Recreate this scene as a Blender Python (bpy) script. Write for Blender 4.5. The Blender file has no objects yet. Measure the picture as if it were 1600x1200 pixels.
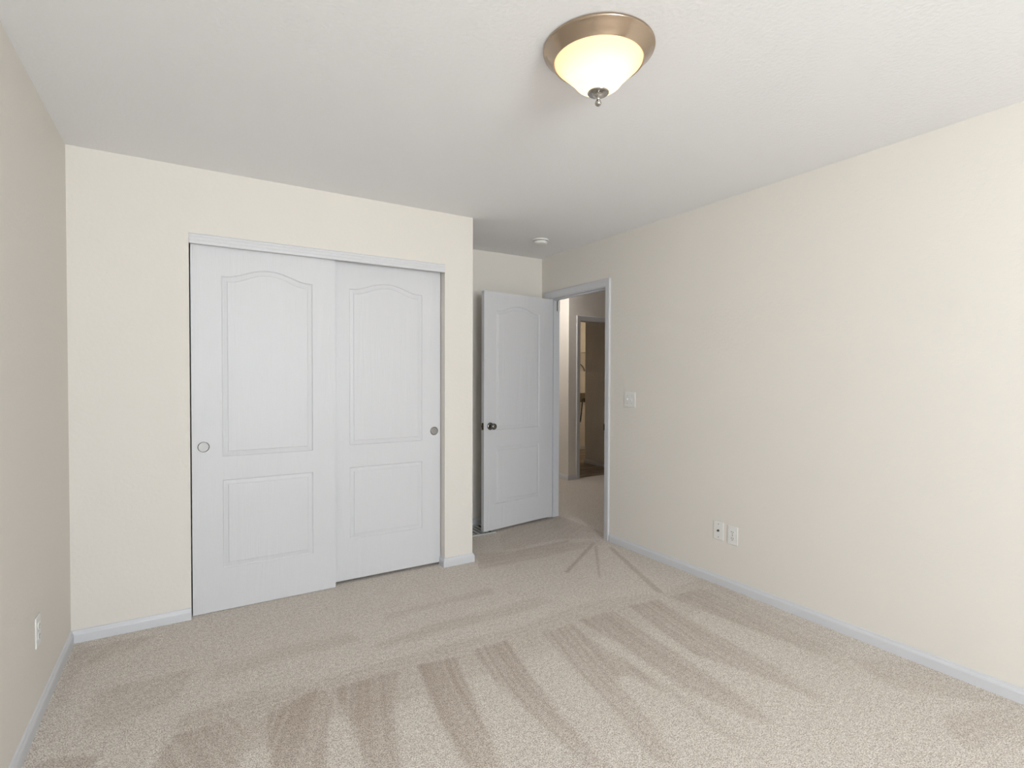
import bpy, bmesh, math
import numpy as np
from mathutils import Vector, Matrix

# ------------------------------------------------------------------ camera, light, exposure
S = bpy.context.scene
COL = S.collection

XL, YC, XE, YB, XR, H, Y0 = -0.497, 3.322, 1.723, 4.126, 2.880, 2.44, -2.45   # the bedroom
F_PX, YAW, PITCH, ROLL, CAM_Z, CY = 820.95, 0.5532, -0.0177, 0.0031, 1.3204, 603.24

cam_data = bpy.data.cameras.new('camera')
cam = bpy.data.objects.new('camera', cam_data)
COL.objects.link(cam)
fw = Vector((math.sin(YAW)*math.cos(PITCH), math.cos(YAW)*math.cos(PITCH), math.sin(PITCH)))
rt = Vector((math.cos(YAW), -math.sin(YAW), 0))
up = rt.cross(fw)
rt2 = rt*math.cos(ROLL) + up*math.sin(ROLL)
up2 = -rt*math.sin(ROLL) + up*math.cos(ROLL)
m = Matrix((rt2, up2, -fw)).transposed().to_4x4()
m.translation = (0, 0, CAM_Z)
cam.matrix_world = m
cam_data.sensor_fit = 'HORIZONTAL'
cam_data.sensor_width = 36
cam_data.lens = 36*F_PX/1600
cam_data.shift_y = (CY-600)/1600
cam_data.clip_start = 0.02
S.camera = cam

S.view_settings.view_transform = 'Standard'
S.view_settings.look = 'None'
S.view_settings.gamma = 1
S.view_settings.use_curve_mapping = False
S.view_settings.exposure = 0.0

# daylight: an overcast sky outside the bedroom window behind the camera
SKY = 22.3
W = bpy.data.worlds.new('world')
S.world = W
W.use_nodes = True
bg = W.node_tree.nodes['Background']
_wt = W.node_tree
_tc = _wt.nodes.new('ShaderNodeTexCoord'); _sx = _wt.nodes.new('ShaderNodeSeparateXYZ'); _rp = _wt.nodes.new('ShaderNodeValToRGB')
_rp.color_ramp.elements[0].position = 0.44; _rp.color_ramp.elements[0].color = (1.2, 1.23, 1.28, 1)      # below the horizon: glow added above sky level to brighten the ceiling
_rp.color_ramp.elements[1].position = 0.54; _rp.color_ramp.elements[1].color = (0.89, 0.945, 1.045, 1)       # cloudy sky
_mp = _wt.nodes.new('ShaderNodeMapRange'); _mp.inputs[1].default_value = -1; _mp.inputs[2].default_value = 1
_wt.links.new(_tc.outputs['Generated'], _sx.inputs[0]); _wt.links.new(_sx.outputs['Z'], _mp.inputs[0])
_wt.links.new(_mp.outputs[0], _rp.inputs[0]); _wt.links.new(_rp.outputs[0], bg.inputs[0])
bg.inputs[1].default_value = SKY
WIN = (-0.20, 1.25, 0.75, 2.32)                  # window opening in the wall behind the camera: x0, x1, z0, z1

def light(name, kind, loc, energy, color=(1, 1, 1), size=0.1, sy=None, rot=(0, 0, 0), portal=False):
    d = bpy.data.lights.new(name, kind)
    d.energy = energy
    d.color = color
    if kind == 'AREA':
        d.shape = 'RECTANGLE'
        d.size = size
        d.size_y = sy or size
        if portal:
            d.cycles.is_portal = True
    else:
        d.shadow_soft_size = size
    o = bpy.data.objects.new(name, d)
    COL.objects.link(o)
    o.location = loc
    o.rotation_euler = rot
    return o

light('window_daylight', 'AREA', ((WIN[0]+WIN[1])/2, Y0-0.10, (WIN[2]+WIN[3])/2), 1.0, size=WIN[1]-WIN[0], sy=WIN[3]-WIN[2],
      rot=(math.radians(90), 0, 0), portal=True)
light('hall_lamp', 'POINT', (3.5, 6.4, 2.2), 4, (1.0, 0.95, 0.88), 0.15)
light('landing_fill', 'POINT', (3.5, 5.15, 2.37), 18, (1.0, 0.97, 0.93), 0.15)  # unseen fill, added to brighten the hall floor and the doorway
light('laundry_lamp', 'POINT', (6.6, 6.3, 2.3), 12, (1.0, 0.82, 0.58), 0.12)

# ------------------------------------------------------------------ materials
def mat(name, color, rough=0.6, metal=0.0, bump=None, spec=None):
    """bump = (scale, strength, distance, detail)"""
    M = bpy.data.materials.new(name)
    M.use_nodes = True
    nt = M.node_tree
    p = nt.nodes['Principled BSDF']
    p.inputs['Base Color'].default_value = (*color, 1)
    p.inputs['Roughness'].default_value = rough
    p.inputs['Metallic'].default_value = metal
    if spec is not None:
        p.inputs['Specular IOR Level'].default_value = spec
    if bump:
        tc = nt.nodes.new('ShaderNodeTexCoord')
        nz = nt.nodes.new('ShaderNodeTexNoise')
        nz.inputs['Scale'].default_value = bump[0]
        nz.inputs['Detail'].default_value = bump[3]
        b = nt.nodes.new('ShaderNodeBump')
        b.inputs['Strength'].default_value = bump[1]
        b.inputs['Distance'].default_value = bump[2]
        nt.links.new(tc.outputs['Object'], nz.inputs['Vector'])
        nt.links.new(nz.outputs['Fac'], b.inputs['Height'])
        nt.links.new(b.outputs['Normal'], p.inputs['Normal'])
    return M

def lin(r, g, b):
    f = lambda c: c/12.92 if c <= 0.04045 else ((c+0.055)/1.055)**2.4
    return (f(r/255), f(g/255), f(b/255))

M_WALL = mat('cream_wall_paint', lin(229, 223, 215), 0.75, bump=(55, 0.3, 0.004, 4), spec=0.3)
M_CEIL = mat('white_ceiling_paint', lin(244, 243, 244), 0.85, bump=(70, 0.4, 0.004, 4), spec=0.2)
M_TRIM = mat('white_trim_paint', lin(213, 213, 216), 0.42)
M_HEAD = mat('white_header_paint', lin(219, 218, 220), 0.45)
M_PLATE = mat('white_plastic', lin(232, 230, 226), 0.35)
M_DARK = mat('dark_slot', (0.01, 0.009, 0.008), 0.6)
M_NICKEL = mat('satin_nickel', lin(180, 177, 173), 0.18, 1.0)
M_BRUSHED = mat('brushed_bronze_nickel', lin(180, 162, 143), 0.17, 1.0)
M_BRUSHED.node_tree.nodes['Principled BSDF'].inputs['Anisotropic'].default_value = 0.75
_t = M_BRUSHED.node_tree.nodes.new('ShaderNodeTangent'); _t.direction_type = 'RADIAL'; _t.axis = 'Z'
M_BRUSHED.node_tree.links.new(_t.outputs[0], M_BRUSHED.node_tree.nodes['Principled BSDF'].inputs['Tangent'])
M_PULL = mat('brushed_pull_nickel', lin(150, 148, 146), 0.45, 1.0)
M_CHROME = mat('dark_pewter', lin(128, 126, 122), 0.22, 1.0)
M_STEEL = mat('galvanised_register', lin(205, 205, 203), 0.45, 0.3)
M_BRASS = mat('aged_strike_metal', lin(84, 72, 58), 0.4, 0.9)
M_GRAYBOX = mat('grey_plastic_box', lin(120, 110, 90), 0.5)
M_WIRE = mat('white_coated_wire', lin(225, 220, 210), 0.4)

def door_material():
    M = mat('white_moulded_door_paint', lin(217, 216, 218), 0.45)
    nt = M.node_tree
    p = nt.nodes['Principled BSDF']
    tc = nt.nodes.new('ShaderNodeTexCoord')
    mp = nt.nodes.new('ShaderNodeMapping')
    mp.inputs['Scale'].default_value = (1.0, 1.0, 0.09)
    n1 = nt.nodes.new('ShaderNodeTexNoise')
    n1.inputs['Scale'].default_value = 7
    n1.inputs['Detail'].default_value = 2
    n1.inputs['Distortion'].default_value = 0.6
    mul = nt.nodes.new('ShaderNodeMath'); mul.operation = 'MULTIPLY'; mul.inputs[1].default_value = 26
    sn = nt.nodes.new('ShaderNodeMath'); sn.operation = 'SINE'
    mp2 = nt.nodes.new('ShaderNodeMapping')
    mp2.inputs['Scale'].default_value = (1.0, 1.0, 0.03)
    n2 = nt.nodes.new('ShaderNodeTexNoise')
    n2.inputs['Scale'].default_value = 260
    n2.inputs['Detail'].default_value = 2
    ad = nt.nodes.new('ShaderNodeMath'); ad.operation = 'MULTIPLY_ADD'; ad.inputs[1].default_value = 0.35
    b = nt.nodes.new('ShaderNodeBump')
    b.inputs['Strength'].default_value = 0.5
    b.inputs['Distance'].default_value = 0.002
    L = nt.links.new
    L(tc.outputs['Object'], mp.inputs['Vector']); L(mp.outputs[0], n1.inputs['Vector'])
    L(n1.outputs['Fac'], mul.inputs[0]); L(mul.outputs[0], sn.inputs[0])
    L(tc.outputs['Object'], mp2.inputs['Vector']); L(mp2.outputs[0], n2.inputs['Vector'])
    L(sn.outputs[0], ad.inputs[0]); L(n2.outputs['Fac'], ad.inputs[2])
    L(ad.outputs[0], b.inputs['Height']); L(b.outputs[0], p.inputs['Normal'])
    return M
M_DOOR = door_material()

def carpet_material():
    M = mat('beige_cut_pile_carpet', (0.5, 0.45, 0.4), 0.95, spec=0.1)
    nt = M.node_tree
    L = nt.links.new
    p = nt.nodes['Principled BSDF']
    p.inputs['Sheen Weight'].default_value = 0.15
    tc = nt.nodes.new('ShaderNodeTexCoord')
    vo = nt.nodes.new('ShaderNodeTexVoronoi')
    vo.inputs['Scale'].default_value = 320
    nz = nt.nodes.new('ShaderNodeTexNoise')
    nz.inputs['Scale'].default_value = 250
    nz.inputs['Detail'].default_value = 3
    nz2 = nt.nodes.new('ShaderNodeTexNoise')
    nz2.inputs['Scale'].default_value = 9
    nz2.inputs['Detail'].default_value = 4
    for n in (vo, nz, nz2):
        L(tc.outputs['Object'], n.inputs['Vector'])
    # fibre colour: a heather of pale and brown yarn
    r = nt.nodes.new('ShaderNodeValToRGB')
    r.color_ramp.elements[0].position = 0.40
    r.color_ramp.elements[0].color = (*lin(172, 153, 137), 1)
    r.color_ramp.elements[1].position = 0.585
    r.color_ramp.elements[1].color = (*lin(252, 246, 236), 1)
    cl = nt.nodes.new('ShaderNodeTexNoise'); cl.inputs['Scale'].default_value = 140; cl.inputs['Detail'].default_value = 2
    L(tc.outputs['Object'], cl.inputs['Vector'])
    bl = nt.nodes.new('ShaderNodeMixRGB'); bl.inputs[0].default_value = 0.25
    L(nz.outputs['Fac'], bl.inputs[1]); L(cl.outputs['Fac'], bl.inputs[2])
    c2 = nt.nodes.new('ShaderNodeTexNoise'); c2.inputs['Scale'].default_value = 55; c2.inputs['Detail'].default_value = 1
    L(tc.outputs['Object'], c2.inputs['Vector'])
    b2 = nt.nodes.new('ShaderNodeMixRGB'); b2.inputs[0].default_value = 0.13
    L(bl.outputs[0], b2.inputs[1]); L(c2.outputs['Fac'], b2.inputs[2])
    L(b2.outputs[0], r.inputs[0])
    at = nt.nodes.new('ShaderNodeAttribute'); at.attribute_name = 'nap'
    # pile brushed the other way shows more of the brown backing of the yarn
    na = nt.nodes.new('ShaderNodeMath'); na.operation = 'MULTIPLY_ADD'; na.inputs[1].default_value = 0.35; na.inputs[2].default_value = -0.12
    L(nz2.outputs['Fac'], na.inputs[0])
    ad = nt.nodes.new('ShaderNodeMath'); ad.operation = 'ADD'; ad.use_clamp = True
    L(at.outputs['Fac'], ad.inputs[0]); L(na.outputs[0], ad.inputs[1])
    mx = nt.nodes.new('ShaderNodeMixRGB'); mx.blend_type = 'MULTIPLY'
    mx.inputs[2].default_value = (*lin(212, 202, 195), 1)
    L(ad.outputs[0], mx.inputs[0]); L(r.outputs[0], mx.inputs[1])
    L(mx.outputs[0], p.inputs['Base Color'])
    sb = nt.nodes.new('ShaderNodeMath'); sb.operation = 'MULTIPLY_ADD'; sb.inputs[1].default_value = -0.8
    L(vo.outputs['Distance'], sb.inputs[0]); L(nz.outputs['Fac'], sb.inputs[2])
    b = nt.nodes.new('ShaderNodeBump')
    b.inputs['Strength'].default_value = 0.6
    b.inputs['Distance'].default_value = 0.006
    L(sb.outputs[0], b.inputs['Height']); L(b.outputs[0], p.inputs['Normal'])
    return M
M_CARPET = carpet_material()

def plank_material():
    M = mat('wood_look_plank', (0.3, 0.25, 0.2), 0.5)
    nt = M.node_tree
    L = nt.links.new
    tc = nt.nodes.new('ShaderNodeTexCoord')
    mp = nt.nodes.new('ShaderNodeMapping'); mp.inputs['Scale'].default_value = (0.25, 2, 1)
    nz = nt.nodes.new('ShaderNodeTexNoise'); nz.inputs['Scale'].default_value = 9; nz.inputs['Detail'].default_value = 5
    r = nt.nodes.new('ShaderNodeValToRGB')
    r.color_ramp.elements[0].position = 0.3; r.color_ramp.elements[0].color = (*lin(120, 108, 98), 1)
    r.color_ramp.elements[1].position = 0.7; r.color_ramp.elements[1].color = (*lin(190, 176, 160), 1)
    br = nt.nodes.new('ShaderNodeTexBrick')
    br.inputs['Scale'].default_value = 1.0
    br.inputs['Brick Width'].default_value = 1.2; br.inputs['Row Height'].default_value = 0.15
    br.inputs['Mortar Size'].default_value = 0.004
    br.inputs['Color1'].default_value = (1, 1, 1, 1); br.inputs['Color2'].default_value = (0.7, 0.68, 0.66, 1)
    br.inputs['Mortar'].default_value = (0.25, 0.22, 0.2, 1)
    mx = nt.nodes.new('ShaderNodeMixRGB'); mx.blend_type = 'MULTIPLY'; mx.inputs[0].default_value = 1
    L(tc.outputs['Object'], mp.inputs[0]); L(mp.outputs[0], nz.inputs['Vector']); L(nz.outputs['Fac'], r.inputs[0])
    L(tc.outputs['Object'], br.inputs['Vector'])
    L(r.outputs[0], mx.inputs[1]); L(br.outputs['Color'], mx.inputs[2])
    L(mx.outputs[0], nt.nodes['Principled BSDF'].inputs['Base Color'])
    return M
M_PLANK = plank_material()

def bowl_material():
    M = bpy.data.materials.new('frosted_alabaster_glass')
    M.use_nodes = True
    nt = M.node_tree
    nt.nodes.remove(nt.nodes['Principled BSDF'])
    out = nt.nodes['Material Output']
    tr = nt.nodes.new('ShaderNodeBsdfTranslucent'); tr.inputs[0].default_value = (1.0, 0.82, 0.60, 1)
    df = nt.nodes.new('ShaderNodeBsdfDiffuse'); df.inputs[0].default_value = (0.62, 0.58, 0.50, 1)
    gl = nt.nodes.new('ShaderNodeBsdfGlossy'); gl.inputs['Roughness'].default_value = 0.25
    a = nt.nodes.new('ShaderNodeMixShader'); a.inputs[0].default_value = 0.35
    b = nt.nodes.new('ShaderNodeMixShader'); b.inputs[0].default_value = 0.04
    L = nt.links.new
    L(tr.outputs[0], a.inputs[1]); L(df.outputs[0], a.inputs[2])
    L(a.outputs[0], b.inputs[1]); L(gl.outputs[0], b.inputs[2])
    L(b.outputs[0], out.inputs[0])
    return M
M_BOWL = bowl_material()

def glass_material():
    M = bpy.data.materials.new('window_glass')
    M.use_nodes = True
    nt = M.node_tree
    nt.nodes.remove(nt.nodes['Principled BSDF'])
    t = nt.nodes.new('ShaderNodeBsdfTransparent'); t.inputs[0].default_value = (0.97, 0.99, 0.98, 1)
    g = nt.nodes.new('ShaderNodeBsdfGlossy'); g.inputs['Roughness'].default_value = 0.02
    x = nt.nodes.new('ShaderNodeMixShader'); x.inputs[0].default_value = 0.06
    nt.links.new(t.outputs[0], x.inputs[1]); nt.links.new(g.outputs[0], x.inputs[2])
    nt.links.new(x.outputs[0], nt.nodes['Material Output'].inputs[0])
    return M
M_GLASS = glass_material()

# ------------------------------------------------------------------ builders
def link(name, bm, material, parent=None, loc=(0, 0, 0), smooth=False, recalc=True):
    if recalc:
        bmesh.ops.recalc_face_normals(bm, faces=bm.faces)
    me = bpy.data.meshes.new(name)
    bm.to_mesh(me)
    bm.free()
    if smooth:
        me.shade_smooth()
        try:
            me.set_sharp_from_angle(angle=math.radians(40))
        except Exception:
            pass
    me.materials.append(material)
    o = bpy.data.objects.new(name, me)
    COL.objects.link(o)
    o.location = loc
    if parent:
        o.parent = parent
    return o

def struct(name, bm, material, **k):
    o = link(name, bm, material, **k)
    if not o.parent:
        o['kind'] = 'structure'
    return o

def thing(name, label, cat, loc, rz=0, group=None):
    o = bpy.data.objects.new(name, None)
    COL.objects.link(o)
    o.empty_display_size = 0.05
    o.location = loc
    o.rotation_euler = (0, 0, rz)
    o['label'] = label
    o['category'] = cat
    if group:
        o['group'] = group
    return o

def box(bm, x0, x1, y0, y1, z0, z1, bevel=0, seg=2):
    r = bmesh.ops.create_cube(bm, size=1)
    for v in r['verts']:
        v.co = Vector((x0+(v.co.x+.5)*(x1-x0), y0+(v.co.y+.5)*(y1-y0), z0+(v.co.z+.5)*(z1-z0)))
    if bevel:
        es = list({e for v in r['verts'] for e in v.link_edges})
        bmesh.ops.bevel(bm, geom=es, offset=bevel, segments=seg, profile=0.5, affect='EDGES')
    return bm

def boxes(*bs):
    bm = bmesh.new()
    for b in bs:
        box(bm, *b)
    return bm

def lathe(bm, prof, n=48, mtx=None, cap=True):
    """prof: (r, z) list revolved about z"""
    rings = []
    for r, z in prof:
        if r < 1e-6:
            rings.append([bm.verts.new((0, 0, z))])
        else:
            rings.append([bm.verts.new((r*math.cos(2*math.pi*i/n), r*math.sin(2*math.pi*i/n), z)) for i in range(n)])
    for a, b in zip(rings, rings[1:]):
        for i in range(n):
            j = (i+1) % n
            if len(a) == 1 and len(b) == 1:
                continue
            if len(a) == 1:
                bm.faces.new((a[0], b[i], b[j]))
            elif len(b) == 1:
                bm.faces.new((a[i], a[j], b[0]))
            else:
                bm.faces.new((a[i], a[j], b[j], b[i]))
    if cap:
        for rg in (rings[0], rings[-1]):
            if len(rg) > 1:
                bm.faces.new(rg)
    if mtx:
        bmesh.ops.transform(bm, matrix=mtx, verts=[v for rg in rings for v in rg])
    return bm

def smoothed(prof, n=6):
    """Catmull-Rom through a profile"""
    P = [Vector(p) for p in prof]
    P = [P[0]] + P + [P[-1]]
    out = []
    for i in range(1, len(P)-2):
        for k in range(n):
            t = k/n
            a, b, c, d = P[i-1], P[i], P[i+1], P[i+2]
            q = 0.5*((2*b)+(-a+c)*t+(2*a-5*b+4*c-d)*t*t+(-a+3*b-3*c+d)*t**3)
            out.append((max(q.x, 0), q.y))
    out.append(tuple(prof[-1]))
    return out

def sweep_plan(path, prof):
    """prof (d, z) carried along a plan path, d to the right of travel, mitred corners"""
    bm = bmesh.new()
    P = [Vector(p) for p in path]
    rows = []
    for i, p in enumerate(P):
        ns = []
        if i > 0:
            t = (P[i]-P[i-1]).normalized(); ns.append(Vector((t.y, -t.x)))
        if i < len(P)-1:
            t = (P[i+1]-P[i]).normalized(); ns.append(Vector((t.y, -t.x)))
        n = sum(ns, Vector((0, 0)))
        if len(ns) == 2:
            n = n.normalized()/max(0.2, n.normalized().dot(ns[0]))
        rows.append([bm.verts.new((p.x+n.x*d, p.y+n.y*d, z)) for d, z in prof])
    k = len(prof)
    for a, b in zip(rows, rows[1:]):
        for i in range(k):
            j = (i+1) % k
            bm.faces.new((a[i], a[j], b[j], b[i]))
    bm.faces.new(rows[0]); bm.faces.new(rows[-1])
    return bm

def sweep_frame(path, prof, to3d):
    """like sweep_plan in any plane; to3d(u, v, t)"""
    bm = sweep_plan(path, prof)
    for v in bm.verts:
        v.co = Vector(to3d(v.co.x, v.co.y, v.co.z))
    return bm

def tube(bm, pts, r, n=8):
    pts = [Vector(p) for p in pts]
    rings = []
    for i, p in enumerate(pts):
        t = (pts[min(i+1, len(pts)-1)]-pts[max(i-1, 0)]).normalized()
        a = t.orthogonal().normalized()
        if rings and abs(t.dot(Vector((0, 0, 1)))) < 0.95:
            a = t.cross(Vector((0, 0, 1))).normalized()
        b = t.cross(a)
        rings.append([bm.verts.new(p+a*r*math.cos(2*math.pi*k/n)+b*r*math.sin(2*math.pi*k/n)) for k in range(n)])
    for a, b in zip(rings, rings[1:]):
        for k in range(n):
            j = (k+1) % n
            bm.faces.new((a[k], a[j], b[j], b[k]))
    bm.faces.new(rings[0]); bm.faces.new(rings[-1])
    return bm

# ------------------------------------------------------------------ the bedroom shell
T = 0.115
OX0, OX1, OZ = 0.010, 1.508, 2.090           # closet opening
DY0, DY1, DZ = 3.232, 4.000, 2.047           # clear opening of the bedroom doorway
J = 0.018                                    # jamb board

struct('wall_left', boxes((XL-T, XL, Y0-T, YB+T, -0.02, H)), M_WALL)
struct('wall_closet', boxes((XL, OX0, YC, YC+T, -0.02, H), (OX0, OX1, YC, YC+T, OZ, H), (OX1, XE, YC, YC+T, -0.02, H)), M_WALL)
struct('wall_alcove', boxes((XE-T, XE, YC+T, YB, -0.02, H)), M_WALL)
struct('wall_rear', boxes((XL, XR+T, YB, YB+T, -0.02, H)), M_WALL)
struct('wall_right', boxes((XR, XR+T, Y0-T, DY0-J, -0.02, H), (XR, XR+T, DY0-J, DY1+J, DZ+J, H), (XR, XR+T, DY1+J, YB, -0.02, H)), M_WALL)
wx0, wx1, wz0, wz1 = WIN
struct('wall_back', boxes((XL, wx0, Y0-T, Y0, -0.02, H), (wx1, XR, Y0-T, Y0, -0.02, H), (wx0, wx1, Y0-T, Y0, -0.02, wz0), (wx0, wx1, Y0-T, Y0, wz1, H)), M_WALL)
struct('ceiling', boxes((XL-T, XR+T, Y0-T, YB+T, H, H+0.1)), M_CEIL)

# window behind the camera
bm = bmesh.new()
fy0, fy1 = Y0-0.085, Y0-0.04
for b in ((wx0, wx1, fy0, fy1, wz0, wz0+0.05), (wx0, wx1, fy0, fy1, wz1-0.05, wz1), (wx0, wx0+0.05, fy0, fy1, wz0+0.05, wz1-0.05),
          (wx1-0.05, wx1, fy0, fy1, wz0+0.05, wz1-0.05), ((wx0+wx1)/2-0.025, (wx0+wx1)/2+0.025, fy0, fy1, wz0+0.05, wz1-0.05)):
    box(bm, *b)
w1 = struct('window_1', bm, M_TRIM)
link('pane', boxes((wx0+0.05, (wx0+wx1)/2-0.025, fy0+0.02, fy0+0.024, wz0+0.05, wz1-0.05)), M_GLASS, w1)
link('pane', boxes(((wx0+wx1)/2+0.025, wx1-0.05, fy0+0.02, fy0+0.024, wz0+0.05, wz1-0.05)), M_GLASS, w1)
link('sill', boxes((wx0-0.04, wx1+0.04, Y0-0.001, Y0+0.03, wz0-0.022, wz0)), M_TRIM, w1)

# carpet: one floor running from the bedroom through the doorway into the hall; 'nap' says where the vacuum brushed the pile back
HX1, HY0, HY1, HYW = 5.6, 1.6, 7.6, 5.37
NAP = [
    (0.8,[(2.75,3.22),(2.75,3.18),(2.17,2.79),(2.16,2.82)]),
    (0.7,[(2.7,3.14),(2.72,3.13),(2.3,2.61),(2.29,2.62)]),
    (0.7,[(2.77,3.06),(2.8,3.05),(2.47,2.22),(2.44,2.26)]),
    (0.5,[(2.11,3.36),(2.44,3.36),(2.62,3.36),(2.58,3.31),(2.34,3.3),(2.08,3.31)]),
    (0.35,[(1.82,3.44),(2.11,3.36),(2.08,3.31),(1.78,3.26),(1.74,3.3)]),
    (0.7,[(3.09,4.11),(3.58,4.01),(3.1,3.46),(2.98,3.58),(3.19,3.87),(3.0,3.99)]),
    (0.45,[(2.64,3.74),(2.84,3.75),(2.7,3.58),(2.56,3.58)]),
    (0.6,[(2.96,3.55),(3.04,3.41),(2.89,3.23),(2.96,3.38),(2.86,3.44)]),
    (0.7,[(2.44,2.18),(2.73,2.16),(2.69,1.76),(2.67,1.34),(2.56,1.29),(2.51,1.64)]),
    (0.75,[(2.14,2.22),(2.38,2.18),(2.31,1.79),(2.27,1.36),(2.21,1.11),(2.12,1.45),(2.04,1.66)]),
    (0.8,[(1.79,2.22),(2.04,2.21),(2.0,1.88),(1.96,1.44),(1.9,1.14),(1.84,1.23),(1.78,1.5),(1.81,1.9)]),
    (0.75,[(1.54,2.21),(1.75,2.21),(1.72,1.98),(1.73,1.72),(1.74,1.44),(1.7,1.14),(1.67,1.19),(1.7,1.51),(1.64,1.71),(1.57,1.68),(1.52,1.45),(1.41,1.19),(1.36,1.26),(1.45,1.66)]),
    (0.85,[(1.15,2.24),(1.36,2.24),(1.28,1.91),(1.23,1.6),(1.2,1.32),(1.14,1.36),(1.13,1.61),(1.13,1.95)]),
    (0.9,[(0.88,2.26),(1.08,2.22),(0.99,1.9),(0.92,1.6),(0.89,1.5),(0.79,1.57),(0.82,1.85),(0.86,2.12)]),
    (0.6,[(-0.4,2.35),(-0.27,2.29),(-0.28,2.22),(-0.47,2.34)]),
    (0.33,[(0.92,2.83),(1.6,2.85),(1.59,2.75),(1.28,2.78),(0.89,2.75)]),
    (0.4,[(1.12,2.59),(1.8,2.58),(1.84,2.49),(1.6,2.46),(0.8,2.48),(0.77,2.53)]),
    (0.35,[(0.09,2.76),(0.71,2.73),(0.73,2.61),(0.36,2.63),(0.08,2.58)]),
    (0.4,[(0.22,2.43),(0.66,2.33),(0.51,2.28),(0.23,2.27),(-0.05,2.24),(-0.04,2.38)]),
    (0.45,[(-0.47,3.25),(-0.14,3.21),(-0.21,3.12),(-0.41,3.01),(-0.44,2.7),(-0.47,2.72)]),
    (0.4,[(-0.33,2.76),(0.02,2.75),(-0.04,2.54),(-0.25,2.43),(-0.34,2.48)]),
    (0.4,[(2.51,0.84),(2.88,0.7),(2.68,0.65),(2.36,0.71),(2.39,0.78)]),
    (0.35,[(2.64,1.27),(2.92,1.02),(2.9,0.7),(2.84,0.69),(2.66,0.89),(2.55,1.03)]),
    (0.38,[(0.01,2.4),(0.23,2.27),(0.53,2.37),(0.82,2.35),(1.12,2.36),(1.48,2.32),(1.79,2.36),(2.08,2.35),(2.42,2.24),(2.89,2.26),(2.76,1.93),(2.15,1.94),(1.78,2.01),(1.56,2.05),(1.3,2.03),(1.0,2.02),(0.71,2.03),(0.46,2.07),(0.2,2.04),(0.0,2.05)]),
    (0.3,[(2.89,2.26),(2.76,1.32),(2.53,1.2),(2.57,1.8)]),
    (0.5,[(1.78,3.34),(2.35,3.32),(2.87,3.25),(2.77,3.13),(2.22,3.13),(1.69,3.16)]),
    (0.45,[(2.37,4.12),(3.24,4.3),(3.2,3.62),(2.89,3.24),(2.58,3.42),(2.03,3.4)]),
    (0.75,[(-0.06,2.27),(0.16,2.28),(0.18,2.12),(0.12,1.92),(-0.13,2.07)]),
    (0.9,[(0.24,2.22),(0.48,2.31),(0.5,2.18),(0.42,1.97),(0.38,1.76),(0.23,1.85)]),
    (0.95,[(0.5,2.26),(0.58,2.27),(0.8,2.26),(0.68,1.97),(0.59,1.63),(0.5,1.68),(0.52,1.99)]),
]
def carpet():
    st = 0.0065
    xs = np.arange(XL, XR+T+st, st); ys = np.concatenate([np.arange(Y0, 0.3, 0.05), np.arange(0.3, YB+st, st)])
    xs[-1] = XR+T; ys[-1] = YB
    X, Y = np.meshgrid(xs, ys)
    nap = np.zeros_like(X)
    for w, pts in NAP:
        inside = np.zeros(X.shape, bool)
        q = pts[-1]
        for p in pts:
            if p[1] != q[1]:
                c = ((p[1] > Y) != (q[1] > Y)) & (X < (q[0]-p[0])*(Y-p[1])/(q[1]-p[1])+p[0])
                inside ^= c
            q = p
        P = np.array(pts)
        e = P-P.mean(0)
        ax = np.linalg.eigh(e.T @ e)[1][:, 1]
        if ax[1] > 0:
            ax = -ax
        u = (X-P[:, 0].mean())*ax[0]+(Y-P[:, 1].mean())*ax[1]
        q_ = ((X-P[:, 0].mean())*-ax[1]+(Y-P[:, 1].mean())*ax[0]+0.05*np.sin(u*3+len(pts)))/0.013
        rnd = np.random.default_rng(len(pts)+int(abs(P[0, 0])*100)).random(400)
        thin = np.ptp(e @ np.array([-ax[1], ax[0]])) < 0.09
        i0 = np.floor(q_).astype(int); f = q_-i0
        f = f*f*(3-2*f)
        streak = rnd[i0 % 400]*(1-f)+rnd[(i0+1) % 400]*f
        span = (u-(e @ ax).min())/np.ptp(e @ ax)
        mk = inside.astype(float)
        for _ in range(2 if thin else 7):
            pd = np.pad(mk, 1, mode='edge')
            mk = (pd[:-2, 1:-1]+pd[2:, 1:-1]+pd[1:-1, :-2]+pd[1:-1, 2:]+2*pd[1:-1, 1:-1])/6
        nap = np.maximum(nap, mk*w*(0.8 if thin else (0.48+0.6*streak)*(1.0-0.45*np.clip(span, 0, 1))))
    ny, nx = X.shape
    co = np.stack([X.ravel(), Y.ravel(), np.zeros(X.size)], 1).astype(np.float32)
    idx = np.arange(nx*ny).reshape(ny, nx)
    f = np.stack([idx[:-1, :-1].ravel(), idx[:-1, 1:].ravel(), idx[1:, 1:].ravel(), idx[1:, :-1].ravel()], 1)
    me = bpy.data.meshes.new('floor')
    me.from_pydata(co.tolist(), [], f.tolist())
    a = me.attributes.new('nap', 'FLOAT', 'POINT')
    a.data.foreach_set('value', nap.ravel().astype(np.float32))
    me.materials.append(M_CARPET)
    o = bpy.data.objects.new('floor', me)
    COL.objects.link(o)
    o['kind'] = 'structure'
carpet()
struct('floor_hall', boxes((XR+T, HX1, HY0, HYW, -0.02, 0), (XR+T, 4.13, HYW, HY1, -0.02, 0)), M_CARPET)

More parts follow.
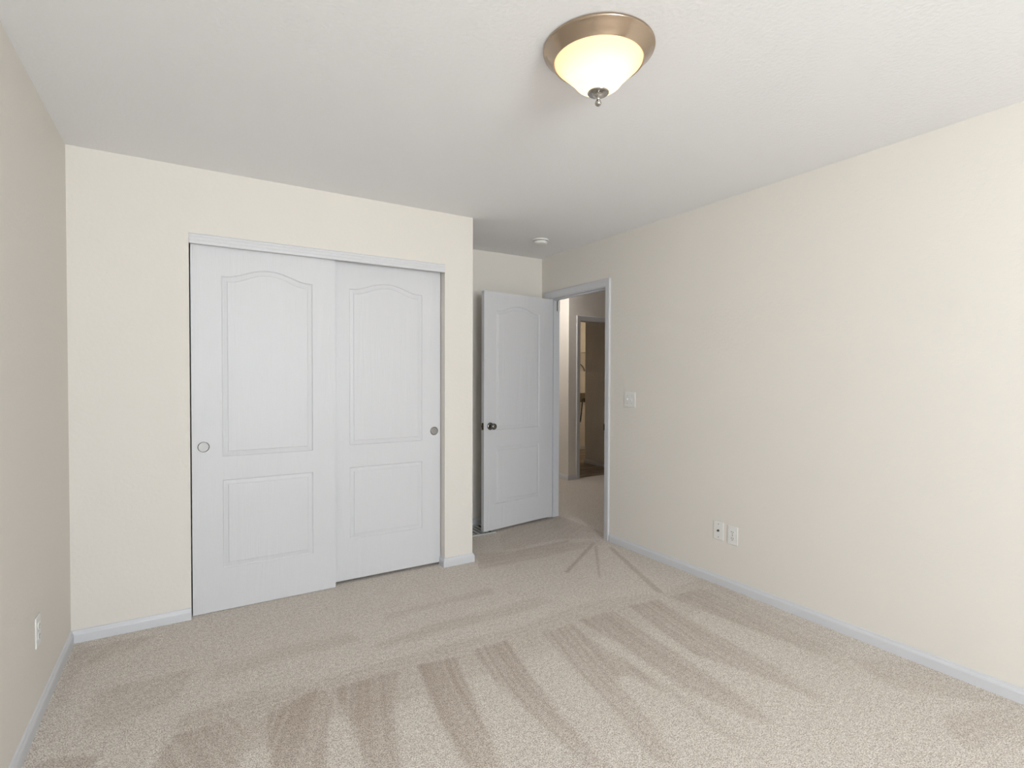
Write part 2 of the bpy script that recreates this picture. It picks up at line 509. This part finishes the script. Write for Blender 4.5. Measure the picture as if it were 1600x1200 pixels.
# ------------------------------------------------------------------ baseboards and casings
BASE = [(0, -0.01), (0.0125, -0.01), (0.0125, 0.040), (0.0105, 0.047), (0.0075, 0.052), (0.0055, 0.060), (0, 0.062)]
struct('baseboard_left', sweep_plan([(XL, Y0), (XL, YC), (OX0, YC)], BASE), M_TRIM)
struct('baseboard_alcove', sweep_plan([(OX1, YC+0.07), (OX1, YC), (XE, YC), (XE, YB), (XR, YB)], BASE), M_TRIM)
struct('baseboard_right', sweep_plan([(XR, DY0-0.076), (XR, Y0)], BASE), M_TRIM)
struct('baseboard_back', sweep_plan([(XR-0.0125, Y0), (XL+0.0125, Y0)], BASE), M_TRIM)

# casing profile: across the board from the opening outward (d), and how far it stands off the wall (t)
CAS = [(0, 0), (0, 0.006), (0.006, 0.0085), (0.020, 0.0095), (0.034, 0.012), (0.044, 0.0155), (0.053, 0.0155), (0.057, 0.012), (0.057, 0)]
rv = 0.008
cas = sweep_frame([(DY0-rv, -0.005), (DY0-rv, DZ+rv), (DY1+rv, DZ+rv), (DY1+rv, -0.005)], [(-d, t) for d, t in CAS], lambda u, v, t: (XR-t, u, v))
t1 = struct('trim_1', cas, M_TRIM, smooth=True)
link('door_jamb', boxes((XR-0.0005, XR+T+0.0005, DY0-J, DY0, -0.005, DZ), (XR-0.0005, XR+T+0.0005, DY1, DY1+J, -0.005, DZ), (XR-0.0005, XR+T+0.0005, DY0-J, DY1+J, DZ, DZ+J),
                        (XR+0.040, XR+0.072, DY0, DY0+0.011, -0.005, DZ), (XR+0.040, XR+0.072, DY1-0.011, DY1, -0.005, DZ), (XR+0.040, XR+0.072, DY0+0.011, DY1-0.011, DZ-0.011, DZ)), M_TRIM, t1)
sp = link('strike_plate', boxes((XR, XR+0.034, DY0-0.001, DY0+0.0015, 0.885, 0.945), (XR-0.009, XR, DY0-0.006, DY0+0.0015, 0.890, 0.942)), M_BRASS, t1)
sp['label'] = 'dark metal strike plate'
link('hinge_leaf', boxes((XR+0.090, XR+0.112, DY1-0.010, DY1+0.001, 1.935, 2.036)), M_PLATE, t1)
link('hinge_gap', boxes((XR+0.085, XR+0.0895, DY1-0.004, DY1+0.001, 1.940, 2.034)), M_DARK, t1)

# closet header board, ridged along its length
pr = [(0, 2.034), (0.010, 2.034), (0.012, 2.037), (0.012, 2.043), (0.0095, 2.045), (0.0095, 2.052), (0.0115, 2.054), (0.0115, 2.062), (0.009, 2.064),
      (0.009, 2.071), (0.0115, 2.073), (0.0115, 2.080), (0.009, 2.082), (0.009, 2.086), (0.012, 2.0875), (0.010, 2.0895), (0, 2.0895)]
struct('trim_2', sweep_plan([(OX0+0.001, YC+0.008), (OX1-0.001, YC+0.008)], pr), M_HEAD)
# steel rail the closet doors hang from, hidden behind the header board
struct('trim_3', boxes((OX0, OX1, YC+0.012, YC+0.112, 2.066, 2.089)), M_STEEL)

# ------------------------------------------------------------------ moulded two-panel doors
def arch_outline(x0, x1, z0, z1, rise, d, n=36):
    """panel outline inset by d; the top edge swells into an eyebrow arch"""
    x0 += d; x1 -= d; z0 += d; z1 -= d
    out = [(x0, z0), (x1, z0)]
    if rise <= 0:
        return out + [(x1, z1), (x0, z1)]
    c, hw = (x0+x1)/2, (x1-x0)/2
    for i in range(n+1):
        x = x1+(x0-x1)*i/n
        s = min(1, abs(x-c)/(hw*0.93))
        e = (1+math.cos(math.pi*s**1.12))/2
        out.append((x, z1+rise*e))
    return out

STEPS = [(0.0, 0.0), (0.002, 0.0045), (0.006, 0.0068), (0.010, 0.0066), (0.0235, 0.0042), (0.0270, 0.0044), (0.0295, 0.0012), (0.032, 0.0006)]
def door_face(slab, w, z0, z1, panels, y, sgn, parent):
    """front skin of a door with openings for its raised panels"""
    bm = slab
    rim = [bm.verts.new((x, y, z)) for x, z in ((0, z0), (w, z0), (w, z1), (0, z1))]
    es = [bm.edges.new((rim[i], rim[(i+1) % 4])) for i in range(4)]
    for p in panels:
        lp = [bm.verts.new((x, y, z)) for x, z in arch_outline(*p, 0)]
        es += [bm.edges.new((lp[i], lp[(i+1) % len(lp)])) for i in range(len(lp))]
    bmesh.ops.triangle_fill(bm, use_beauty=True, use_dissolve=False, edges=es)
    for p in panels:
        pb = bmesh.new()
        rows = []
        for d, dep in STEPS:
            rows.append([pb.verts.new((x, y+sgn*dep, z)) for x, z in arch_outline(*p, d)])
        for a, b in zip(rows, rows[1:]):
            for i in range(len(a)):
                j = (i+1) % len(a)
                pb.faces.new((a[i], a[j], b[j], b[i]))
        pb.faces.new(rows[-1])
        link('raised_panel', pb, M_DOOR, parent)

def make_door(name, w, z0, z1, t, panels, loc, rz, label, both=False):
    root = bpy.data.objects.new(name, None)
    COL.objects.link(root)
    root.location = loc
    root.rotation_euler = (0, 0, rz)
    root['kind'] = 'structure'
    root['label'] = label
    root['category'] = 'door'
    bm = bmesh.new()
    door_face(bm, w, z0, z1, panels, 0, 1, root)
    if both:
        door_face(bm, w, z0, z1, panels, t, -1, root)
    else:
        bm.faces.new([bm.verts.new(c) for c in ((0, t, z0), (w, t, z0), (w, t, z1), (0, t, z1))])
    for q in (((0, 0, z0), (0, t, z0), (0, t, z1), (0, 0, z1)), ((w, 0, z0), (w, t, z0), (w, t, z1), (w, 0, z1)),
              ((0, 0, z0), (w, 0, z0), (w, t, z0), (0, t, z0)), ((0, 0, z1), (w, 0, z1), (w, t, z1), (0, t, z1))):
        bm.faces.new([bm.verts.new(c) for c in q])
    bmesh.ops.remove_doubles(bm, verts=bm.verts, dist=1e-5)
    link('slab', bm, M_DOOR, root)
    return root

def finger_pull(parent, x, z):
    rot = Matrix.Translation((x, 0, z)) @ Matrix.Rotation(math.radians(90), 4, 'X')
    bm = lathe(bmesh.new(), [(0.0246, 0.0003), (0.012, 0.0003), (0, 0.0003)], 40, rot, cap=False)
    o = link('finger_pull', bm, M_PULL, parent)
    link('rim', lathe(bmesh.new(), [(0.0292, -0.001), (0.0290, 0.0014), (0.0275, 0.0026), (0.0256, 0.0026), (0.0244, 0.0016), (0.0244, -0.001)], 40, rot, cap=False), M_CHROME, o, smooth=True)
    o['label'] = 'round satin nickel finger pull'
    return o

DW = 0.762
PAN = lambda zo: [(0.147, DW-0.132, 0.868+zo, 1.876+zo, 0.052), (0.147, DW-0.132, 0.238+zo, 0.737+zo, 0)]
d2 = make_door('door_2', DW, 0.003, 2.05, 0.035, PAN(0), (0.0165, YC+0.026, 0), 0, 'front sliding closet door at left, white with an arched upper panel')
finger_pull(d2, 0.056, 0.928)
d3 = make_door('door_3', DW, 0.018, 2.05, 0.035, [(0.135, DW-0.135, 0.880, 1.876, 0.05), (0.135, DW-0.135, 0.276, 0.738, 0)], (OX1-0.004-DW, YC+0.069, 0), 0,
               'rear sliding closet door at right, white with an arched upper panel')
finger_pull(d3, DW-0.046, 0.942)

# bedroom door swung open against the alcove wall: local x runs from the latch edge to the hinge edge
ANG = math.radians(8.9)
hx, hy = 2.889, 3.965                                  # hinge-side front corner
BW = 0.800
lx, ly = hx-BW*math.cos(ANG), hy-BW*math.sin(ANG)
d1 = make_door('door_1', BW, 0.020, 2.036, 0.035, [(0.126, BW-0.164, 0.868, 1.88, 0.052), (0.126, BW-0.164, 0.236, 0.722, 0)], (lx, ly, 0), ANG,
               'hinged white bedroom door standing open in front of the alcove wall', both=True)
def knob(parent, x, z, y, sgn):
    rot = Matrix.Translation((x, y, z)) @ Matrix.Rotation(math.radians(90*sgn), 4, 'X')
    ro = link('rosette', lathe(bmesh.new(), [(0.0, -0.001), (0.032, -0.001), (0.032, 0.004), (0.029, 0.008), (0.020, 0.011), (0.0, 0.012)], 36, rot, cap=False), M_CHROME, parent, smooth=True)
    link('door_knob', lathe(bmesh.new(), smoothed([(0.0105, 0.010), (0.0105, 0.026), (0.014, 0.032), (0.024, 0.038), (0.0275, 0.048), (0.0245, 0.058), (0.014, 0.064), (0.0, 0.065)], 5), 36, rot, cap=False), M_CHROME, ro, smooth=True)
knob(d1, 0.066, 0.904, 0, 1)
knob(d1, 0.066, 0.904, 0.035, -1)
lp = link('latch_plate', boxes((-0.0012, 0.001, 0.005, 0.030, 0.875, 0.933)), M_BRASS, d1)
lp['label'] = 'dark metal latch plate'
link('latch_bolt', boxes((-0.011, -0.001, 0.011, 0.024, 0.895, 0.913, 0.002)), M_BRASS, lp)
for hz in (0.25, 1.05, 1.80):
    bm = lathe(bmesh.new(), [(0, 0), (0.0055, 0), (0.0055, 0.089), (0, 0.089)], 14, Matrix.Translation((BW+0.004, 0.0395, hz)), cap=False)
    link('hinge', bm, M_NICKEL, d1, smooth=True)

# ------------------------------------------------------------------ ceiling light
LX, LY = 1.202, 1.391
cl = thing('ceiling_light', 'lit flush ceiling light with frosted glass bowl in a brushed bronze ring', 'ceiling light', (LX, LY, H))
pan = [(0.165, -0.0005), (0.185, -0.0005), (0.188, -0.003), (0.1885, -0.008), (0.187, -0.011), (0.184, -0.013), (0.177, -0.021), (0.1695, -0.029), (0.1615, -0.0375), (0.1545, -0.0455),
       (0.1525, -0.0485), (0.150, -0.047), (0.150, -0.030), (0.160, -0.012), (0.165, -0.0005)]
link('ring', lathe(bmesh.new(), pan, 96, cap=False), M_BRUSHED, cl, smooth=True)
bowl = smoothed([(0.1495, -0.0360), (0.1470, -0.0480), (0.136, -0.0600), (0.119, -0.0750), (0.104, -0.0900), (0.092, -0.1013), (0.082, -0.1140), (0.070, -0.1266), (0.052, -0.1373), (0.030, -0.1442), (0.010, -0.1461)], 5)
link('glass_bowl', lathe(bmesh.new(), bowl, 96, cap=False), M_BOWL, cl, smooth=True, recalc=True)
fin = smoothed([(0.0, -0.1470), (0.033, -0.1465), (0.0365, -0.1485), (0.034, -0.1515), (0.024, -0.1545), (0.017, -0.1575), (0.0125, -0.1630), (0.0065, -0.1680), (0.0058, -0.1730), (0.0095, -0.1775), (0.0112, -0.1830), (0.009, -0.1890), (0.004, -0.1925), (0.0, -0.1930)], 5)
link('finial', lathe(bmesh.new(), fin, 48, cap=False), M_NICKEL, cl, smooth=True)
for i, (bx, by) in enumerate(((0.004, -0.004), (-0.060, 0.040))):
    light('bulb_glow', 'POINT', (LX+bx, LY+by, H-0.06), (0.85, 0.05)[i], (1.0, 0.84, 0.62), 0.028)

# ------------------------------------------------------------------ smoke detector
sd = thing('smoke_detector', 'round white smoke detector on the ceiling near the bedroom door', 'smoke detector', (2.461, 3.550, H))
link('mounting_base', lathe(bmesh.new(), [(0, 0), (0.066, 0), (0.067, -0.004), (0.066, -0.010), (0.062, -0.012), (0, -0.012)], 48, cap=False), M_PLATE, sd, smooth=True)
link('cover', lathe(bmesh.new(), [(0, -0.012), (0.054, -0.012), (0.054, -0.015), (0.058, -0.016), (0.057, -0.024), (0.052, -0.033), (0.040, -0.038), (0, -0.039)], 48, cap=False), M_PLATE, sd, smooth=True)
link('vent_gap', lathe(bmesh.new(), [(0.0555, -0.0118), (0.0565, -0.0118), (0.0565, -0.0162), (0.0555, -0.0162), (0.0555, -0.0118)], 48, cap=False), M_DARK, sd)

# ------------------------------------------------------------------ switch and outlets; local x across the plate, y out of the wall (-y faces the room), z up
def plate(parent, w, h, material=M_PLATE):
    bm = box(bmesh.new(), -w/2, w/2, -0.006, 0.0, -h/2, h/2, 0.003, 3)
    return link('cover_plate', bm, material, parent)
def screw(parent, x, z):
    rot = Matrix.Translation((x, -0.006, z)) @ Matrix.Rotation(math.radians(90), 4, 'X')
    link('screw', lathe(bmesh.new(), [(0.0032, -0.0005), (0.0032, 0.0006), (0.002, 0.0011), (0, 0.0011)], 12, rot, cap=False), M_NICKEL, parent, smooth=True)
def facing(nx):
    return math.radians(-90) if nx < 0 else math.radians(90)

sw = thing('light_switch', 'white two-gang toggle light switch beside the doorway', 'light switch', (XR, 2.943, 1.148), facing(-1))
pl = plate(sw, 0.116, 0.117)
for s in (-0.023, 0.023):
    bm = box(bmesh.new(), s-0.0055, s+0.0055, -0.0068, -0.005, -0.0125, 0.0125)
    link('toggle_slot', bm, M_PLATE, sw)
    bm = box(bmesh.new(), s-0.0043, s+0.0043, -0.017, -0.006, -0.004, 0.006, 0.001)
    bmesh.ops.rotate(bm, verts=bm.verts, cent=(s, -0.006, 0), matrix=Matrix.Rotation(math.radians(-24 if s < 0 else 24), 3, 'X'))
    link('toggle', bm, M_PLATE, sw)
    for z in (-0.030, 0.030):
        screw(sw, s, z)

cx = thing('cable_wall_plate', 'white cable jack wall plate with one round connector, beside a power outlet', 'wall plate', (XR, 2.144, 0.344), facing(-1))
plate(cx, 0.072, 0.116)
rot = Matrix.Translation((0, -0.006, 0)) @ Matrix.Rotation(math.radians(90), 4, 'X')
link('cable_connector', lathe(bmesh.new(), [(0, 0), (0.0075, 0), (0.0075, 0.003), (0.0048, 0.0032), (0.0048, 0.010), (0.0035, 0.010), (0.0030, 0.004), (0, 0.004)], 20, rot, cap=False), M_CHROME, cx, smooth=True)
for z in (-0.042, 0.042):
    screw(cx, 0, z)

def outlet(label, loc, rz, group=None):
    o = thing('electrical_outlet', label, 'outlet', loc, rz, group)
    plate(o, 0.072, 0.116)
    for zc in (-0.0195, 0.0195):
        bm = bmesh.new()
        n = 24
        ring = []
        for k in range(n):
            a = 2*math.pi*k/n
            ring.append((0.0172*math.cos(a), max(-0.0140, min(0.0140, 0.0172*math.sin(a)))))
        f = [bm.verts.new((x, -0.0062, zc+z)) for x, z in ring]
        g = [bm.verts.new((x*0.96, -0.0080, zc+z*0.96)) for x, z in ring]
        for k in range(n):
            bm.faces.new((f[k], f[(k+1) % n], g[(k+1) % n], g[k]))
        bm.faces.new(g)
        r = link('receptacle', bm, M_PLATE, o)
        sl = bmesh.new()
        box(sl, -0.0077, -0.0053, -0.0083, -0.0076, zc-0.002, zc+0.0075)
        box(sl, 0.0053, 0.0077, -0.0083, -0.0076, zc-0.001, zc+0.0065)
        lathe(sl, [(0, -0.0076), (0.0026, -0.0076), (0.0026, -0.0083), (0, -0.0083)], 12,
              Matrix.Translation((0, 0, zc-0.0085)) @ Matrix.Rotation(math.radians(-90), 4, 'X') , cap=False)
        link('plug_slots', sl, M_DARK, r)
    screw(o, 0, 0)
    return o
outlet('white two-socket power outlet on the long wall, right next to the cable jack plate', (XR, 2.042, 0.338), facing(-1))
outlet('white two-socket power outlet low on the wall left of the closet, seen almost edge-on', (XL, 2.648, 0.343), facing(1))

# ------------------------------------------------------------------ floor register in the alcove
fr = thing('floor_register', 'grey metal floor register in the carpet partly under the open door', 'floor vent', (2.09, 3.975, 0.0))
w, d = 0.25, 0.275
bm = bmesh.new()
for b in ((-w/2, w/2, -d/2, -d/2+0.02, -0.002, 0.008), (-w/2, w/2, d/2-0.02, d/2, -0.002, 0.008), (-w/2, -w/2+0.02, -d/2+0.02, d/2-0.02, -0.002, 0.008), (w/2-0.02, w/2, -d/2+0.02, d/2-0.02, -0.002, 0.008)):
    box(bm, *b)
link('frame', bm, M_STEEL, fr)
bm = bmesh.new()
k = 5
for i in range(1, k):
    x = -w/2+0.02+(w-0.04)*i/k
    box(bm, x-0.012, x+0.012, -d/2+0.02, d/2-0.02, 0.001, 0.007)
link('louvres', bm, M_STEEL, fr)
link('duct_opening', boxes((-w/2+0.02, w/2-0.02, -d/2+0.02, d/2-0.02, 0.0003, 0.0008)), M_DARK, fr)

# ------------------------------------------------------------------ hall and laundry beyond the doorway
LD0, LD1 = 4.318, 5.10                          # laundry doorway in the hall wall
HW0, HW1 = 5.316, 5.425
struct('wall_hall_corner', boxes((4.13, 4.245, HW1, HY1, -0.02, H), (4.13, LD0-J, HW0, HW1, -0.02, H), (LD0-J, LD1+J, HW0, HW1, 2.045+J, H), (LD1+J, 7.2, HW0, HW1, -0.02, H)), M_WALL)
struct('wall_hall_right', boxes((HX1, HX1+0.1, HY0, HW1, -0.02, H)), M_WALL)
struct('wall_hall_front', boxes((XR+T, HX1, HY0-0.1, HY0, -0.02, H)), M_WALL)
struct('wall_hall_left', boxes((XR+T-0.1, XR+T, YB+T, HY1, -0.02, H)), M_WALL)
struct('wall_hall_end', boxes((XR+T, 4.245, HY1, HY1+0.1, -0.02, H)), M_WALL)
struct('ceiling_hall', boxes((XR+T, 7.2, HY0-0.1, 7.8, H, H+0.1)), M_CEIL)
struct('baseboard_hall', sweep_plan([(4.13, HY1), (4.13, HW0), (LD0-0.065, HW0)], [(d, z) for d, z in BASE]), M_TRIM)
cas2 = sweep_frame([(LD0-rv, -0.005), (LD0-rv, 2.045+rv), (LD1+rv, 2.045+rv), (LD1+rv, -0.005)], [(-d, t) for d, t in CAS], lambda u, v, t: (u, HW0-t, v))
t4 = struct('trim_4', cas2, M_TRIM, smooth=True)
link('door_jamb', boxes((LD0-J, LD0, HW0-0.0005, HW1+0.0005, -0.005, 2.045), (LD1, LD1+J, HW0-0.0005, HW1+0.0005, -0.005, 2.045), (LD0-J, LD1+J, HW0-0.0005, HW1+0.0005, 2.045, 2.045+J)), M_TRIM, t4)
struct('floor_laundry', boxes((4.245, 7.2, HYW, 7.6, -0.02, -0.001)), M_PLANK)
struct('wall_laundry_side', boxes((5.2, 5.31, HW1, 6.28, -0.02, H)), M_WALL)
struct('wall_laundry_back', boxes((4.245, 7.2, 7.5, 7.6, -0.02, H)), M_WALL)
struct('wall_laundry_right', boxes((7.1, 7.2, 5.425, 7.5, -0.02, H)), M_WALL)
struct('baseboard_laundry', sweep_plan([(5.2, HW1+0.005), (5.2, 6.28), (5.31, 6.28)][::-1], [(d, z) for d, z in BASE]), M_TRIM)
struct('baseboard_laundry_back', sweep_plan([(4.25, 7.5), (7.1, 7.5)], BASE), M_TRIM)

ws = thing('wire_shelf', 'white wire shelf high on the laundry wall seen through both doorways', 'shelf', (6.2, 7.5, 1.745))
bm = bmesh.new()
for i in range(13):
    y = -0.025*i-0.006
    tube(bm, [(-0.8, y, 0.012), (0.8, y, 0.012)], 0.0028, 6)
tube(bm, [(-0.8, -0.32, -0.012), (0.8, -0.32, -0.012)], 0.0045, 6)
for i in range(9):
    tube(bm, [(-0.76+i*0.19, -0.002, 0.008), (-0.76+i*0.19, -0.32, 0.008), (-0.76+i*0.19, -0.322, -0.012)], 0.0028, 6)
link('wire_grid', bm, M_WIRE, ws)

ob = thing('washer_outlet_box', 'recessed grey washer hookup box on the laundry wall', 'washer box', (6.14, 7.5, 0.945))
link('box_frame', boxes((-0.13, 0.13, -0.008, 0.0, 0.085, 0.105), (-0.13, 0.13, -0.008, 0.0, -0.105, -0.085), (-0.13, -0.095, -0.008, 0, -0.085, 0.085), (0.068, 0.10, -0.008, 0, -0.085, 0.085)), M_PLATE, ob)
link('box_recess', boxes((-0.095, 0.068, -0.003, 0.0, -0.085, 0.085)), M_GRAYBOX, ob)
bm = bmesh.new()
tube(bm, [(-0.02, -0.03, -0.09), (-0.02, -0.03, -0.04), (0.01, -0.03, -0.02)], 0.012, 8)
tube(bm, [(0.035, -0.03, -0.085), (0.035, -0.03, -0.01)], 0.012, 8)
link('valves', bm, M_BRASS, ob)
hs = [(6.115, 7.46, 0.86), (6.10, 7.455, 0.78), (6.085, 7.45, 0.68), (6.06, 7.45, 0.5)]
o = link('washer_hose', tube(bmesh.new(), hs, 0.011, 8), M_DARK)
o['label'] = 'dark washer hose hanging below the hookup box on the laundry wall'; o['category'] = 'hose'
arc = [(6.0+0.19*math.sin(a), 7.49, 1.40+0.17*math.cos(a)) for a in [i*math.pi/20 for i in range(-4, 10)]]
o = link('dryer_vent_ring', tube(bmesh.new(), arc, 0.008, 8), M_GRAYBOX)
o['label'] = 'thin dark curved pipe on the laundry wall below the wire shelf'; o['category'] = 'pipe'
